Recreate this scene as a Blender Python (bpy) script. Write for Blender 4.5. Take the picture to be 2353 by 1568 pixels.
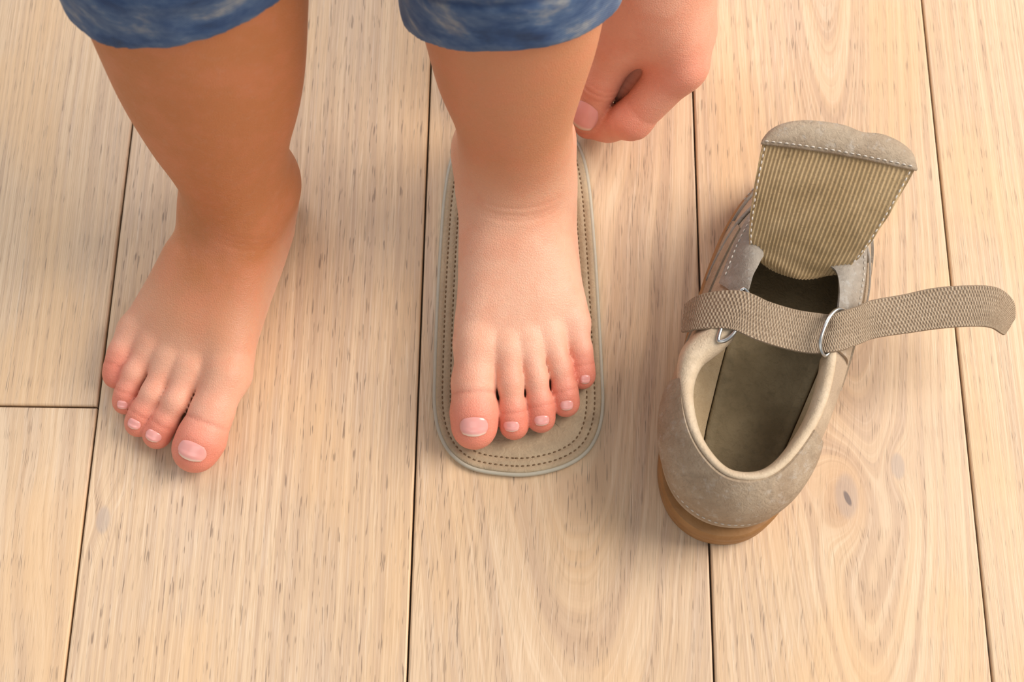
import bpy, bmesh, math, random
import numpy as np
from mathutils import Vector, Matrix, noise as mnoise

# ------------------------------------------------------------------ camera, world, lights
for o in list(bpy.data.objects):
    bpy.data.objects.remove(o)
SC = bpy.context.scene
COL = SC.collection
IW, IH = 2353, 1568
FPX = 3268.0                                   # 50 mm on a 36 mm sensor, in pixels
PITCH = math.atan2(8680, FPX)                  # below the horizon
DIST = .69
CAM = np.array([0, -DIST*math.cos(PITCH), DIST*math.sin(PITCH)])
FW = np.array([0, math.cos(PITCH), -math.sin(PITCH)])
UP = np.array([0, math.sin(PITCH), math.cos(PITCH)])
RT = np.array([1., 0, 0])
cam = bpy.data.cameras.new('camera')
cam.sensor_width = 36
cam.lens = 36*FPX/IW
cam.clip_start = .01
camo = bpy.data.objects.new('camera', cam)
COL.objects.link(camo)
camo.location = CAM
camo.rotation_euler = (math.pi/2-PITCH, 0, 0)
SC.camera = camo
cam.dof.use_dof = True
cam.dof.focus_distance = .665
cam.dof.aperture_fstop = 12.0

world = bpy.data.worlds.new('world')
SC.world = world
world.use_nodes = True
bg = world.node_tree.nodes['Background']
bg.inputs[0].default_value = (.86, .93, 1.0, 1)
bg.inputs[1].default_value = .40

def area(name, loc, target, sx, sy, power, color):
    l = bpy.data.lights.new(name, 'AREA')
    l.shape = 'RECTANGLE'; l.size = sx; l.size_y = sy; l.energy = power; l.color = color
    o = bpy.data.objects.new(name, l)
    COL.objects.link(o)
    o.location = loc
    d = Vector(target)-Vector(loc)
    o.rotation_euler = d.to_track_quat('-Z', 'Y').to_euler()
    return o
area('window_daylight', (1.85, .35, 1.65), (0.0, 0, 0), 1.5, 1.5, 80, (1, .94, .87))
area('back_window_daylight', (-1.3, 2.3, 2.6), (-.1, .05, 0), 1.8, 1.5, 46, (.86, .93, 1))
area('front_fill_light', (-.2, -1.9, 1.9), (0, 0, 0), 1.6, 1.2, 11, (1, .95, .88))  # weak unseen fill from the front, evens out the brightness

cy_ = SC.cycles
cy_.max_bounces = 4; cy_.diffuse_bounces = 2; cy_.glossy_bounces = 1; cy_.use_light_tree = False; cy_.transmission_bounces = 1
cy_.caustics_reflective = False; cy_.caustics_refractive = False

SC.view_settings.view_transform = 'Standard'
SC.view_settings.look = 'None'
SC.view_settings.exposure = 0.0
SC.view_settings.gamma = 1
SC.view_settings.use_curve_mapping = False

# ------------------------------------------------------------------ small helpers
def ray(x, y):
    return FW+RT*((x-IW/2)/FPX)-UP*((y-IH/2)/FPX)
def P(x, y, z=0.):                             # photograph point at a height z (m)
    d = ray(x, y)
    return CAM+d*((z-CAM[2])/d[2])
def rowof(q):
    v = np.asarray(q, float)-CAM
    return IH/2-FPX*(v@UP)/(v@FW)
def PYrow(x, row, Y):
    d = ray(x, row)
    return CAM+d*((Y-CAM[1])/d[1])
def lin(c):
    return tuple(((v/255)/12.92 if v/255 <= .04045 else ((v/255+.055)/1.055)**2.4) for v in c)
def lin4(c):
    return lin(c)+(1,)

def mesh_np(name, verts, faces):
    """verts (N,3), faces (M,4) or list of tuples"""
    me = bpy.data.meshes.new(name)
    if isinstance(faces, np.ndarray):
        n, k = faces.shape
        me.vertices.add(len(verts)); me.vertices.foreach_set('co', np.asarray(verts, np.float32).ravel())
        me.loops.add(n*k); me.loops.foreach_set('vertex_index', faces.astype(np.int32).ravel())
        me.polygons.add(n)
        me.polygons.foreach_set('loop_start', np.arange(0, n*k, k, dtype=np.int32))
        me.update(calc_edges=True); me.validate()
    else:
        me.from_pydata([tuple(map(float, v)) for v in verts], [], faces)
        me.update()
    return me
def smooth(me, angle=None):
    me.polygons.foreach_set('use_smooth', [True]*len(me.polygons))
    if angle:
        me.set_sharp_from_angle(angle=math.radians(angle))
def obj(name, me, mat=None, parent=None, sm=True, ang=None):
    if sm: smooth(me, ang)
    o = bpy.data.objects.new(name, me)
    if mat: me.materials.append(mat)
    COL.objects.link(o)
    if parent is not None:
        o.parent = parent
    return o
def tag(o, label, cat=None, group=None, kind=None):
    o['label'] = label
    if cat: o['category'] = cat
    if group: o['group'] = group
    if kind: o['kind'] = kind
    return o
def empty(name, loc):
    o = bpy.data.objects.new(name, None)
    COL.objects.link(o); o.location = loc; o.empty_display_size = .02
    return o
class MB:                                      # collects pieces of one mesh
    def __init__(s): s.v = []; s.f = []
    def add(s, vs, fs):
        b = len(s.v); s.v += [tuple(map(float, v)) for v in vs]; s.f += [tuple(b+i for i in f) for f in fs]
    def grid(s, rows, closed_u=False, closed_v=False, caps=False):
        rows = [list(r) for r in rows]
        n, m = len(rows), len(rows[0]); fs = []
        for i in range(n if closed_u else n-1):
            for j in range(m if closed_v else m-1):
                fs.append((i*m+j, i*m+(j+1) % m, ((i+1) % n)*m+(j+1) % m, ((i+1) % n)*m+j))
        if caps:
            fs.append(tuple(range(m-1, -1, -1))); fs.append(tuple((n-1)*m+j for j in range(m)))
        s.add([p for r in rows for p in r], fs)
    def tube(s, pts, r, seg=10, closed=False, flat=1., caps=True):
        pts = [Vector(p) for p in pts]; n = len(pts); rows = []
        rs = r if hasattr(r, '__len__') else [r]*n
        nrm = None
        for i in range(n):
            a = pts[(i-1) % n] if (closed or i > 0) else pts[i]
            b = pts[(i+1) % n] if (closed or i < n-1) else pts[i]
            d = (b-a).normalized()
            if nrm is None:
                nrm = d.orthogonal().normalized()
            nrm = (nrm-d*nrm.dot(d)).normalized()
            bn = d.cross(nrm)
            rows.append([pts[i]+(nrm*math.cos(t)+bn*math.sin(t)*flat)*rs[i] for t in [2*math.pi*k/seg for k in range(seg)]])
        if closed:                             # match twist roughly by choosing the best shift on closing
            best = min(range(seg), key=lambda k: (rows[-1][0]-rows[0][k]).length)
            if best:
                rows[0] = rows[0][best:]+rows[0][:best] if False else rows[0]
        s.grid(rows, closed_u=closed, closed_v=True, caps=(caps and not closed))
    def build(s, name, mat=None, parent=None, sm=True, ang=None):
        me = bpy.data.meshes.new(name); me.from_pydata(s.v, [], s.f); me.update()
        bm = bmesh.new(); bm.from_mesh(me); bmesh.ops.recalc_face_normals(bm, faces=bm.faces); bm.to_mesh(me); bm.free()
        return obj(name, me, mat, parent, sm, ang)
def catmull(pts, n, closed=False):
    """resample a control polygon (k,d) to n points"""
    p = np.asarray(pts, float); k = len(p)
    if closed:
        q = np.vstack([p[-1:], p, p[:2]]); segs = k
        ts = np.linspace(0, segs, n, endpoint=False)
    else:
        q = np.vstack([2*p[0]-p[1], p, 2*p[-1]-p[-2]]); segs = k-1
        ts = np.linspace(0, segs, n)
    out = []
    for t in ts:
        i = min(int(t), segs-1); u = t-i
        a, b, c, d = q[i], q[i+1], q[i+2], q[i+3]
        out.append(.5*((2*b)+(c-a)*u+(2*a-5*b+4*c-d)*u*u+(3*b-a-3*c+d)*u**3))
    return np.array(out)
def even(pts, step=None, n=None, closed=False):
    p = np.asarray(pts, float)
    if closed: p = np.vstack([p, p[:1]])
    L = np.r_[0, np.cumsum(np.linalg.norm(np.diff(p, axis=0), axis=1))]
    if n is None: n = max(2, int(round(L[-1]/step)))
    s = np.linspace(0, L[-1], n, endpoint=not closed)
    return np.stack([np.interp(s, L, p[:, i]) for i in range(p.shape[1])], 1)

# ------------------------------------------------------------------ node expression helpers
class NT:
    def __init__(s, name):
        s.mat = bpy.data.materials.new(name); s.mat.use_nodes = True
        s.nt = s.mat.node_tree; s.nt.nodes.clear()
        s.out = s.nt.nodes.new('ShaderNodeOutputMaterial')
        s.bsdf = s.nt.nodes.new('ShaderNodeBsdfPrincipled')
        s.nt.links.new(s.bsdf.outputs[0], s.out.inputs[0])
    def put(s, sock, v):
        if isinstance(v, X): s.nt.links.new(v.s, sock)
        elif isinstance(v, bpy.types.NodeSocket): s.nt.links.new(v, sock)
        else:
            if isinstance(v, (tuple, list)) and len(v) == 3 and sock.type == 'RGBA': v = tuple(v)+(1,)
            sock.default_value = v
    def math(s, op, a, b=0., c=None, clamp=False):
        n = s.nt.nodes.new('ShaderNodeMath'); n.operation = op; n.use_clamp = clamp
        s.put(n.inputs[0], a); s.put(n.inputs[1], b)
        if c is not None: s.put(n.inputs[2], c)
        return X(s, n.outputs[0])
    def coord(s, which='Object'):
        return X(s, s.nt.nodes.new('ShaderNodeTexCoord').outputs[which])
    def attr(s, name, typ='GEOMETRY', out='Fac'):
        n = s.nt.nodes.new('ShaderNodeAttribute'); n.attribute_type = typ; n.attribute_name = name
        return X(s, n.outputs[out])
    def xyz(s, v):
        n = s.nt.nodes.new('ShaderNodeSeparateXYZ'); s.put(n.inputs[0], v)
        return [X(s, n.outputs[i]) for i in range(3)]
    def vec(s, x, y, z=0.):
        n = s.nt.nodes.new('ShaderNodeCombineXYZ')
        for i, v in enumerate((x, y, z)): s.put(n.inputs[i], v)
        return X(s, n.outputs[0])
    def noise(s, v, scale=1., detail=2., rough=.5, dist=0., col=False):
        n = s.nt.nodes.new('ShaderNodeTexNoise'); s.put(n.inputs['Vector'], v)
        s.put(n.inputs['Scale'], scale); s.put(n.inputs['Detail'], detail); s.put(n.inputs['Roughness'], rough); s.put(n.inputs['Distortion'], dist)
        return X(s, n.outputs['Color' if col else 0])
    def voro(s, v, scale=1., feat='F1', out='Distance'):
        n = s.nt.nodes.new('ShaderNodeTexVoronoi'); n.feature = feat; s.put(n.inputs['Vector'], v); s.put(n.inputs['Scale'], scale)
        return X(s, n.outputs[out])
    def ramp(s, f, stops, interp='LINEAR'):
        n = s.nt.nodes.new('ShaderNodeValToRGB'); s.put(n.inputs[0], f); cr = n.color_ramp; cr.interpolation = interp
        while len(cr.elements) < len(stops): cr.elements.new(.5)
        for e, (p, c) in zip(cr.elements, stops):
            e.position = p; e.color = (c if len(c) == 4 else tuple(c)+(1,)) if hasattr(c, '__len__') else (c, c, c, 1)
        return X(s, n.outputs[0])
    def mix(s, f, a, b, mode='MIX'):
        n = s.nt.nodes.new('ShaderNodeMix'); n.data_type = 'RGBA'; n.blend_type = mode
        s.put(n.inputs[0], f); s.put(n.inputs[6], a); s.put(n.inputs[7], b)
        return X(s, n.outputs[2])
    def sstep(s, f, a, b):
        n = s.nt.nodes.new('ShaderNodeMapRange'); n.interpolation_type = 'SMOOTHSTEP'; s.put(n.inputs[0], f); s.put(n.inputs[1], a); s.put(n.inputs[2], b)
        return X(s, n.outputs[0])
    def bump(s, h, strength=.3, dist=.001):
        n = s.nt.nodes.new('ShaderNodeBump'); s.put(n.inputs['Height'], h); n.inputs['Strength'].default_value = strength; n.inputs['Distance'].default_value = dist
        s.nt.links.new(n.outputs[0], s.bsdf.inputs['Normal'])
    def set(s, **k):
        for a, v in k.items():
            s.put(s.bsdf.inputs[a.replace('_', ' ')], v)
        return s
class X:
    def __init__(s, t, sock): s.t = t; s.s = sock
    def __add__(s, o): return s.t.math('ADD', s, o)
    __radd__ = __add__
    def __sub__(s, o): return s.t.math('SUBTRACT', s, o)
    def __rsub__(s, o): return s.t.math('SUBTRACT', o, s)
    def __mul__(s, o): return s.t.math('MULTIPLY', s, o)
    __rmul__ = __mul__
    def __truediv__(s, o): return s.t.math('DIVIDE', s, o)
    def __pow__(s, o): return s.t.math('POWER', s, o)
    def sin(s): return s.t.math('SINE', s)
    def abs(s): return s.t.math('ABSOLUTE', s)
    def sqrt(s): return s.t.math('SQRT', s)
    def exp(s): return s.t.math('EXPONENT', s)
    def clamp(s): return s.t.math('ADD', s, 0., clamp=True)

# ------------------------------------------------------------------ materials
def mat_wood():
    t = NT('whitewashed_oak')
    x, y, z = t.xyz(t.coord('Object'))
    at = lambda n: t.attr(n, 'OBJECT')
    seed = at('seed')
    # knots pull the grain around them
    k1 = ((x-at('knot_x'))*(x-at('knot_x'))*4.+(y-at('knot_y'))*(y-at('knot_y')))
    k2 = ((x-at('knot2_x'))*(x-at('knot2_x'))*4.+(y-at('knot2_y'))*(y-at('knot2_y')))
    e1 = (k1*-1500.).exp(); e2 = (k2*-4200.).exp()
    wob = t.noise(t.vec(x*9.+seed, y*3.5, seed), 1., 2., .5)-.5
    wob2 = t.noise(t.vec(x*60.+seed, y*9., seed+4.), 1., 1., .5)-.5
    xc = x-at('pith_x')
    d = at('pith_d')+at('taper')*y+wob*.016+wob2*.0009
    ring = (xc*xc+d*d).sqrt()+wob*.004+wob2*.0006+e1*.009+e2*.004
    v1 = t.noise(t.vec(ring*400., y*1.5, seed), 1., 3., .6)
    v2 = t.noise(t.vec(ring*1500., y*6., seed+7.), 1., 2., .6)
    fib = t.noise(t.vec((x+ring*.6)*2100., y*30., seed), 1., 2., .65)
    blot = t.noise(t.vec(x*18., y*9., seed+2.), 1., 2., .5)
    base = t.ramp(v1, [(.30, lin((206, 172, 141))), (.46, lin((215, 182, 149))), (.56, lin((220, 188, 154))), (.72, lin((228, 198, 165)))])
    base = t.mix(t.sstep(v2, .48, .66)*.34, base, lin((242, 216, 186)))
    base = t.mix(t.sstep(v2, .46, .30)*.34, base, lin((192, 158, 128)))
    base = t.mix(t.sstep(fib, .54, .68)*.40, base, lin((178, 148, 120)))
    base = t.mix(t.sstep(fib, .44, .30)*.32, base, lin((246, 224, 198)))
    base = t.mix(t.sstep(blot, .47, .66)*.42, base, lin((230, 188, 142)))
    base = t.mix(t.sstep(blot, .46, .28)*.22, base, lin((210, 186, 166)))
    # grey limed earlywood bands with open pores: short dark dashes
    band = t.sstep(v1, .52, .42)
    base = t.mix(band*.10, base, lin((168, 156, 148)))
    por = t.noise(t.vec((x+ring*.5)*2300.+9., y*80., seed+3.), 1., 1., .5)
    pm = t.sstep(por, .615, .69)*(band*.65+.35)
    base = t.mix(pm*.66, base, lin((124, 102, 86)))
    # knot hearts
    kc = t.sstep(k1, .00016, .00006)
    base = t.mix(t.sstep(k1, .0007, .0001)*.35, base, lin((208, 166, 128)))
    base = t.mix(kc*.45, base, lin((178, 160, 150)))
    base = t.mix(t.sstep(k1+(x-at('knot_x')+.0006)*(y-at('knot_y'))*2.5, .000010, .000003)*.8, base, lin((112, 100, 98)))
    base = t.mix(t.sstep(k2, .00006, .00002)*.42, base, lin((168, 156, 152)))
    tone = at('tone')
    hs = t.nt.nodes.new('ShaderNodeHueSaturation'); t.put(hs.inputs['Value'], tone); t.put(hs.inputs['Saturation'], 1.03); t.put(hs.inputs['Color'], base)
    t.set(Base_Color=X(t, hs.outputs[0]), Roughness=.56, Specular_IOR_Level=.35)
    t.bump(fib, .14, .0005)
    return t.mat

def mat_skin():
    t = NT('skin')
    co = t.coord('Object')
    red = t.attr('redness'); tan = t.attr('tan'); crease = t.attr('crease')
    n1 = t.noise(co, 60., 3., .6); n2 = t.noise(co, 320., 2., .5)
    base = t.mix(tan, lin((240, 188, 160)), lin((196, 124, 79)))
    base = t.mix(t.sstep(n1, .40, .68)*.28, base, lin((222, 138, 104)))
    base = t.mix(t.sstep(n2, .5, .75)*.12, base, lin((205, 150, 125)))
    base = t.mix(red, base, lin((229, 122, 100)))
    base = t.mix(crease*.28, base, lin((190, 98, 74)))  # darker tint painted in for shade in creases and around nails
    t.set(Base_Color=base, Roughness=.47, Specular_IOR_Level=.38, Subsurface_Weight=.22, Subsurface_Scale=.004)
    t.bsdf.inputs['Subsurface Radius'].default_value = (1., .35, .2)
    # fine skin lines
    x, y, z = t.xyz(co)
    lines = t.noise(t.vec(x*260., y*900., z*900.), 1., 2., .6, .6)
    cells = t.voro(co, 900., 'DISTANCE_TO_EDGE')
    t.bump(lines*.9+t.sstep(cells, .0, .3)*.4, .30, .0007)
    return t.mat

def mat_nail():
    t = NT('nail')
    f = t.attr('edge')
    base = t.mix(f, lin((240, 166, 156)), lin((247, 222, 200)))
    t.set(Base_Color=base, Roughness=.22, Specular_IOR_Level=.5, Subsurface_Weight=.15, Subsurface_Scale=.002, Coat_Weight=.25, Coat_Roughness=.15)
    return t.mat

def mat_leather(name, c1, c2, scale=300., rough=.6, bump=.3, worn=None):
    t = NT(name)
    co = t.coord('Object')
    n = t.noise(co, 45., 4., .6); f = t.noise(co, scale, 3., .6, 1.2)
    base = t.mix(t.sstep(n, .35, .68), lin(c1), lin(c2))
    base = t.mix(t.sstep(f, .45, .75)*.35, base, tuple(v*.72 for v in lin(c1)))
    base = t.mix(t.sstep(t.noise(co, 95., 3., .65), .52, .70)*.32, base, tuple(v*.62 for v in lin(c1)))
    if worn:
        base = t.mix(t.sstep(t.noise(co, 210., 3., .7), .52, .72)*.34, base, lin(worn))
    t.set(Base_Color=base, Roughness=rough, Specular_IOR_Level=.3)
    t.bump(f+n*.8, bump*1.7, .0010)
    return t.mat

def mat_weave(name, c1, c2, sx, sy, amp=.5, rough=.8):
    t = NT(name)
    u, v, _ = t.xyz(t.coord('UV'))
    w = t.noise(t.vec(u*30., v*30.), 1., 2., .5)
    a = (u*sx+w*2.).sin(); b = (v*sy+w*2.).sin()
    h = a*b
    n = t.noise(t.vec(u*8., v*8.), 1., 4., .6)
    base = t.mix(t.sstep(h, -.6, .7), lin(c1), lin(c2))
    base = t.mix(t.sstep(n, .45, .7)*.4, base, lin(c1))
    g = t.noise(t.vec(u*170., v*26.), 1., 3., .7)
    base = t.mix(t.sstep(g, .48, .66)*.55, base, tuple(k*.66 for k in lin(c1)))
    base = t.mix(t.sstep(g, .44, .30)*.35, base, lin((212, 196, 176)))
    t.set(Base_Color=base, Roughness=rough, Specular_IOR_Level=.25)
    t.bump(h, amp, .0006)
    return t.mat

def mat_denim():
    t = NT('faded_denim')
    co = t.coord('Object'); x, y, z = t.xyz(co)
    big = t.noise(t.vec(x*34., y*34., z*75.), 1., 4., .62, .15)
    mid = t.noise(co, 120., 3., .6)
    base = t.ramp(big, [(.30, lin((34, 50, 80))), (.44, lin((54, 80, 120))), (.54, lin((82, 104, 136))), (.66, lin((148, 150, 152)))])
    base = t.mix(t.sstep(mid, .45, .7)*.35, base, lin((40, 66, 112)))
    tw = ((x+y)*5200.+z*5200.).sin()
    base = t.mix(t.sstep(tw, .2, 1.)*.08, base, lin((190, 198, 208)))
    base = t.mix(t.attr('seam')*.6, base, lin((30, 50, 88)))
    t.set(Base_Color=base, Roughness=.9, Specular_IOR_Level=.15, Sheen_Weight=.15)
    t.bump(tw*.3+mid, .35, .0008)
    return t.mat

def mat_plain(name, c, rough=.5, metal=0., **k):
    t = NT(name)
    n = t.noise(t.coord('Object'), 220., 3., .6)
    base = t.mix(t.sstep(n, .35, .7)*.25, lin(c), tuple(v*.75 for v in lin(c)))
    t.set(Base_Color=base, Roughness=rough, Metallic=metal, **k)
    return t.mat

M = dict(
    wood=mat_wood(), skin=mat_skin(), nail=mat_nail(), denim=mat_denim(),
    gap=mat_plain('dark_joint_filler', (92, 70, 50), .9),
    insole=mat_leather('taupe_leather', (176, 152, 122), (188, 164, 132), 420., .55, .25),
    insole_edge=mat_plain('grey_beige_edge', (188, 178, 158), .5),
    thread_shadowed=mat_plain('shadow_brown_thread', (126, 98, 68), .8),  # dark brown puts the shadows of the stitches into the thread colour
    thread_light=mat_plain('pale_thread', (214, 204, 190), .8),
    suede=mat_leather('taupe_suede', (160, 138, 114), (178, 158, 134), 520., .72, .35, (200, 192, 182)),
    suede_grey=mat_leather('grey_leather', (140, 130, 118), (164, 152, 138), 420., .6, .3, (190, 186, 180)),
    canvas=mat_leather('beige_canvas', (178, 156, 132), (196, 174, 148), 700., .75, .3),
    collar=mat_leather('cream_collar_lining', (206, 182, 152), (220, 198, 170), 600., .7, .25),
    lining=mat_leather('khaki_lining', (150, 128, 94), (172, 150, 116), 700., .8, .3),
    side_lining=mat_leather('beige_side_lining', (186, 160, 124), (202, 178, 144), 650., .8, .4),
    footbed=mat_leather('dark_olive_footbed', (128, 112, 84), (148, 131, 101), 380., .75, .3),
    gum=mat_leather('gum_rubber', (152, 108, 64), (168, 124, 78), 160., .5, .15),
    rib=mat_leather('ribbed_khaki_cloth', (174, 146, 106), (192, 164, 124), 500., .85, .3),
    strap=mat_weave('woven_strap', (146, 122, 98), (190, 168, 142), 860., 74., .6),
    metal=mat_plain('satin_nickel', (205, 202, 196), .28, 1.),
)

# ------------------------------------------------------------------ floor of planks
PLANK_TH = math.radians(.77)                  # boards run almost straight away from the camera
PD = np.array([math.sin(PLANK_TH), math.cos(PLANK_TH)])      # along the board
PN = np.array([PD[1], -PD[0]])                               # across the board
floor_me = MB()
floor_me.add([(-1.6, -1.6, -.016), (1.6, -1.6, -.016), (1.6, 2.0, -.016), (-1.6, 2.0, -.016),
              (-1.6, -1.6, -.0035), (1.6, -1.6, -.0035), (1.6, 2.0, -.0035), (-1.6, 2.0, -.0035)],
             [(0, 3, 2, 1), (4, 5, 6, 7), (0, 1, 5, 4), (1, 2, 6, 5), (2, 3, 7, 6), (3, 0, 4, 7)])
floor = floor_me.build('floor', M['gap'], sm=False)
tag(floor, 'pale whitewashed oak plank floor', kind='structure')
def across(px):                               # seam position (m) across the boards from photograph points
    return float(np.mean([P(x, y)[:2] @ PN for x, y in px]))
SEAM = [across([(305, 250), (241, 800), (150, 1568)]), across([(990, 130), (968, 750), (935, 1568)]),
        across([(1592, 225), (1633, 1250), (1640, 1568)]), across([(2115, 0), (2200, 790), (2285, 1568)])]
SEAM = [SEAM[0]-.43, SEAM[0]-.29, SEAM[0]-.145]+SEAM+[SEAM[3]+.14, SEAM[3]+.28, SEAM[3]+.42]
joint0 = float(P(110, 934)[:2] @ PD)
ends = {0: [.3], 1: [-.4], 2: [joint0], 3: [.62], 4: [-.55], 5: [.75], 6: [-.35], 7: [.2], 8: [-.5]}
def knot_at(px, py, c, d):
    q = P(px, py)[:2]
    return float(q @ PN-c), float(q @ PD-d)
rng = random.Random(5)
style = {2: dict(pith_x=-.12, pith_d=.05, taper=.02, tone=.98), 3: dict(pith_x=.14, pith_d=.05, taper=.015, tone=1.0),
         4: dict(pith_x=.004, pith_d=.05, taper=-.07, tone=1.0), 5: dict(pith_x=.01, pith_d=.05, taper=-.10, tone=1.02),
         6: dict(pith_x=-.16, pith_d=.05, taper=.02, tone=1.03)}
def plank(x0, x1, y0, y1, st, knots=()):
    g = .00045; b = .0009; T = .012
    cx, cy = (x0+x1)/2, (y0+y1)/2
    hx, hy = (x1-x0)/2-g, (y1-y0)/2-g
    zt = rng.uniform(-.0002, .0002)
    def loop(i, z): return [(-hx+i, -hy+i, z), (hx-i, -hy+i, z), (hx-i, hy-i, z), (-hx+i, hy-i, z)]
    loops = [loop(0, -T), loop(0, zt-b), loop(b*.35, zt-b*.35), loop(b, zt)]
    vs = [p for l in loops for p in l]; fs = [(3, 2, 1, 0), (12, 13, 14, 15)]
    for k in range(3):
        for j in range(4):
            fs.append((k*4+j, k*4+(j+1) % 4, k*4+4+(j+1) % 4, k*4+4+j))
    m = MB(); m.add(vs, fs)
    o = m.build('plank', M['wood'], floor, sm=False)
    w = PN*cx+PD*cy
    o.location = (w[0], w[1], 0); o.rotation_euler = (0, 0, -PLANK_TH)
    o['seed'] = rng.uniform(0, 90)
    for k in ('pith_x', 'pith_d', 'taper', 'tone'): o[k] = float(st[k])
    o['knot_x'] = 9.; o['knot_y'] = 9.; o['knot2_x'] = 9.; o['knot2_y'] = 9.
    for (px, py, which) in knots:
        kx, ky = knot_at(px, py, cx, cy)
        s = 'knot' if which == 1 else 'knot2'
        o[s+'_x'] = kx; o[s+'_y'] = ky
    return o
for i in range(len(SEAM)-1):
    st = style.get(i, dict(pith_x=rng.choice((-.14, .15)), pith_d=.05, taper=.02, tone=rng.uniform(.97, 1.03)))
    cuts = [-1.2]+ends[i]+[1.5]
    for j in range(len(cuts)-1):
        kn = {5: [(1945, 1140, 1), (2063, 1072, 2)], 3: [(237, 1195, 2)]}.get(i, [])
        s2 = dict(st)
        if i == 2 and j == 0: s2.update(pith_x=.0, pith_d=.12, taper=.03, tone=1.0)
        plank(SEAM[i], SEAM[i+1], cuts[j], cuts[j+1], s2, kn if (cuts[j] < 0 < cuts[j+1]) else [])

# ------------------------------------------------------------------ implicit surfaces (bodies)
f32 = np.float32
def smin(a, b, k):
    h = np.maximum(k-np.abs(a-b), 0)/k
    return np.minimum(a, b)-h*h*k*.25
def smax(a, b, k): return -smin(-a, -b, k)
def cone(p, a, b, ra, rb):
    a = np.asarray(a, f32); b = np.asarray(b, f32); d = b-a
    t = np.clip(((p-a) @ d)/(d@d), 0, 1)
    return np.linalg.norm(p-a-t[:, None]*d, axis=1)-(ra+(rb-ra)*t)
def chain(p, pts, rs, k):
    d = None
    for i in range(len(pts)-1):
        c = cone(p, pts[i], pts[i+1], rs[i], rs[i+1])
        d = c if d is None else smin(d, c, k)
    return d
def ell(p, c, r):
    c = np.asarray(c, f32); r = np.asarray(r, f32)
    q = (p-c)/r
    k0 = np.linalg.norm(q, axis=1); k1 = np.linalg.norm(q/r, axis=1)
    return k0*(k0-1)/np.maximum(k1, 1e-6)
def pchip(xs, ys):
    xs = np.asarray(xs, float); ys = np.asarray(ys, float)
    o = np.argsort(xs); xs, ys = xs[o], ys[o]
    tx = np.linspace(xs[0], xs[-1], 400)
    base = np.interp(tx, xs, ys)
    k = np.hanning(31); k /= k.sum()
    pad = np.r_[[2*base[0]-v for v in base[15:0:-1]], base, [2*base[-1]-v for v in base[-2:-17:-1]]]
    sm = np.convolve(pad, k, 'valid')
    return lambda q: np.interp(q, tx, sm).astype(f32)

def mesh_sdf(fn, lo, hi, h, blk=5):
    """sparse sampling of fn on a grid, then surface nets"""
    lo = np.asarray(lo, float); hi = np.asarray(hi, float)
    nb = np.ceil((hi-lo)/(h*blk)).astype(int)
    n = nb*blk+1
    ci = np.stack(np.meshgrid(*[np.arange(k) for k in nb], indexing='ij'), -1).reshape(-1, 3)
    cen = (lo+(ci+.5)*blk*h).astype(f32)
    fc = fn(cen)
    act = np.abs(fc) < blk*h*.866*1.4+.002
    F = np.repeat(np.repeat(np.repeat(fc.reshape(nb), blk, 0), blk, 1), blk, 2)
    F = np.pad(F, ((0, 1),)*3, mode='edge').astype(f32)
    off = np.stack(np.meshgrid(*[np.arange(blk+1)]*3, indexing='ij'), -1).reshape(-1, 3)
    A = ci[act]
    for s in range(0, len(A), 4000):
        idx = (A[s:s+4000, None, :]*blk+off[None]).reshape(-1, 3)
        F[idx[:, 0], idx[:, 1], idx[:, 2]] = fn((lo+idx*h).astype(f32))
    S = F < 0
    c = np.zeros(tuple(n-1), np.int8)
    for dx in (0, 1):
        for dy in (0, 1):
            for dz in (0, 1):
                c += S[dx:n[0]-1+dx, dy:n[1]-1+dy, dz:n[2]-1+dz]
    cell = np.argwhere((c > 0) & (c < 8))
    vid = -np.ones(tuple(n-1), np.int32)
    vid[tuple(cell.T)] = np.arange(len(cell))
    acc = np.zeros((len(cell), 3)); cnt = np.zeros(len(cell))
    for ax in range(3):
        o1, o2 = [(1, 2), (0, 2), (0, 1)][ax]
        for a in (0, 1):
            for b in (0, 1):
                p0 = cell.copy(); p0[:, o1] += a; p0[:, o2] += b
                p1 = p0.copy(); p1[:, ax] += 1
                f0 = F[tuple(p0.T)]; f1 = F[tuple(p1.T)]
                m = (f0 < 0) != (f1 < 0)
                t = np.where(m, f0/np.where(m, f0-f1, 1), 0)
                q = p0.astype(float); q[:, ax] += t
                acc[m] += q[m]; cnt[m] += 1
    V = lo+acc/cnt[:, None]*h
    faces = []
    for ax in range(3):
        o1, o2 = [(1, 2), (2, 0), (0, 1)][ax]
        sl0 = [slice(None)]*3; sl1 = [slice(None)]*3
        sl0[ax] = slice(0, -1); sl1[ax] = slice(1, None)
        e = np.argwhere(S[tuple(sl0)] != S[tuple(sl1)])
        e = e[(e[:, o1] > 0) & (e[:, o2] > 0) & (e[:, o1] < n[o1]-1) & (e[:, o2] < n[o2]-1)]
        inside0 = S[tuple(e.T)]
        q = []
        for a, b in ((-1, -1), (0, -1), (0, 0), (-1, 0)):
            k = e.copy(); k[:, o1] += a; k[:, o2] += b
            q.append(vid[tuple(k.T)])
        q = np.stack(q, 1)
        q[~inside0] = q[~inside0][:, ::-1]
        faces.append(q)
    Fc = np.vstack(faces)
    Fc = Fc[(Fc >= 0).all(1)]
    return V, Fc
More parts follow.
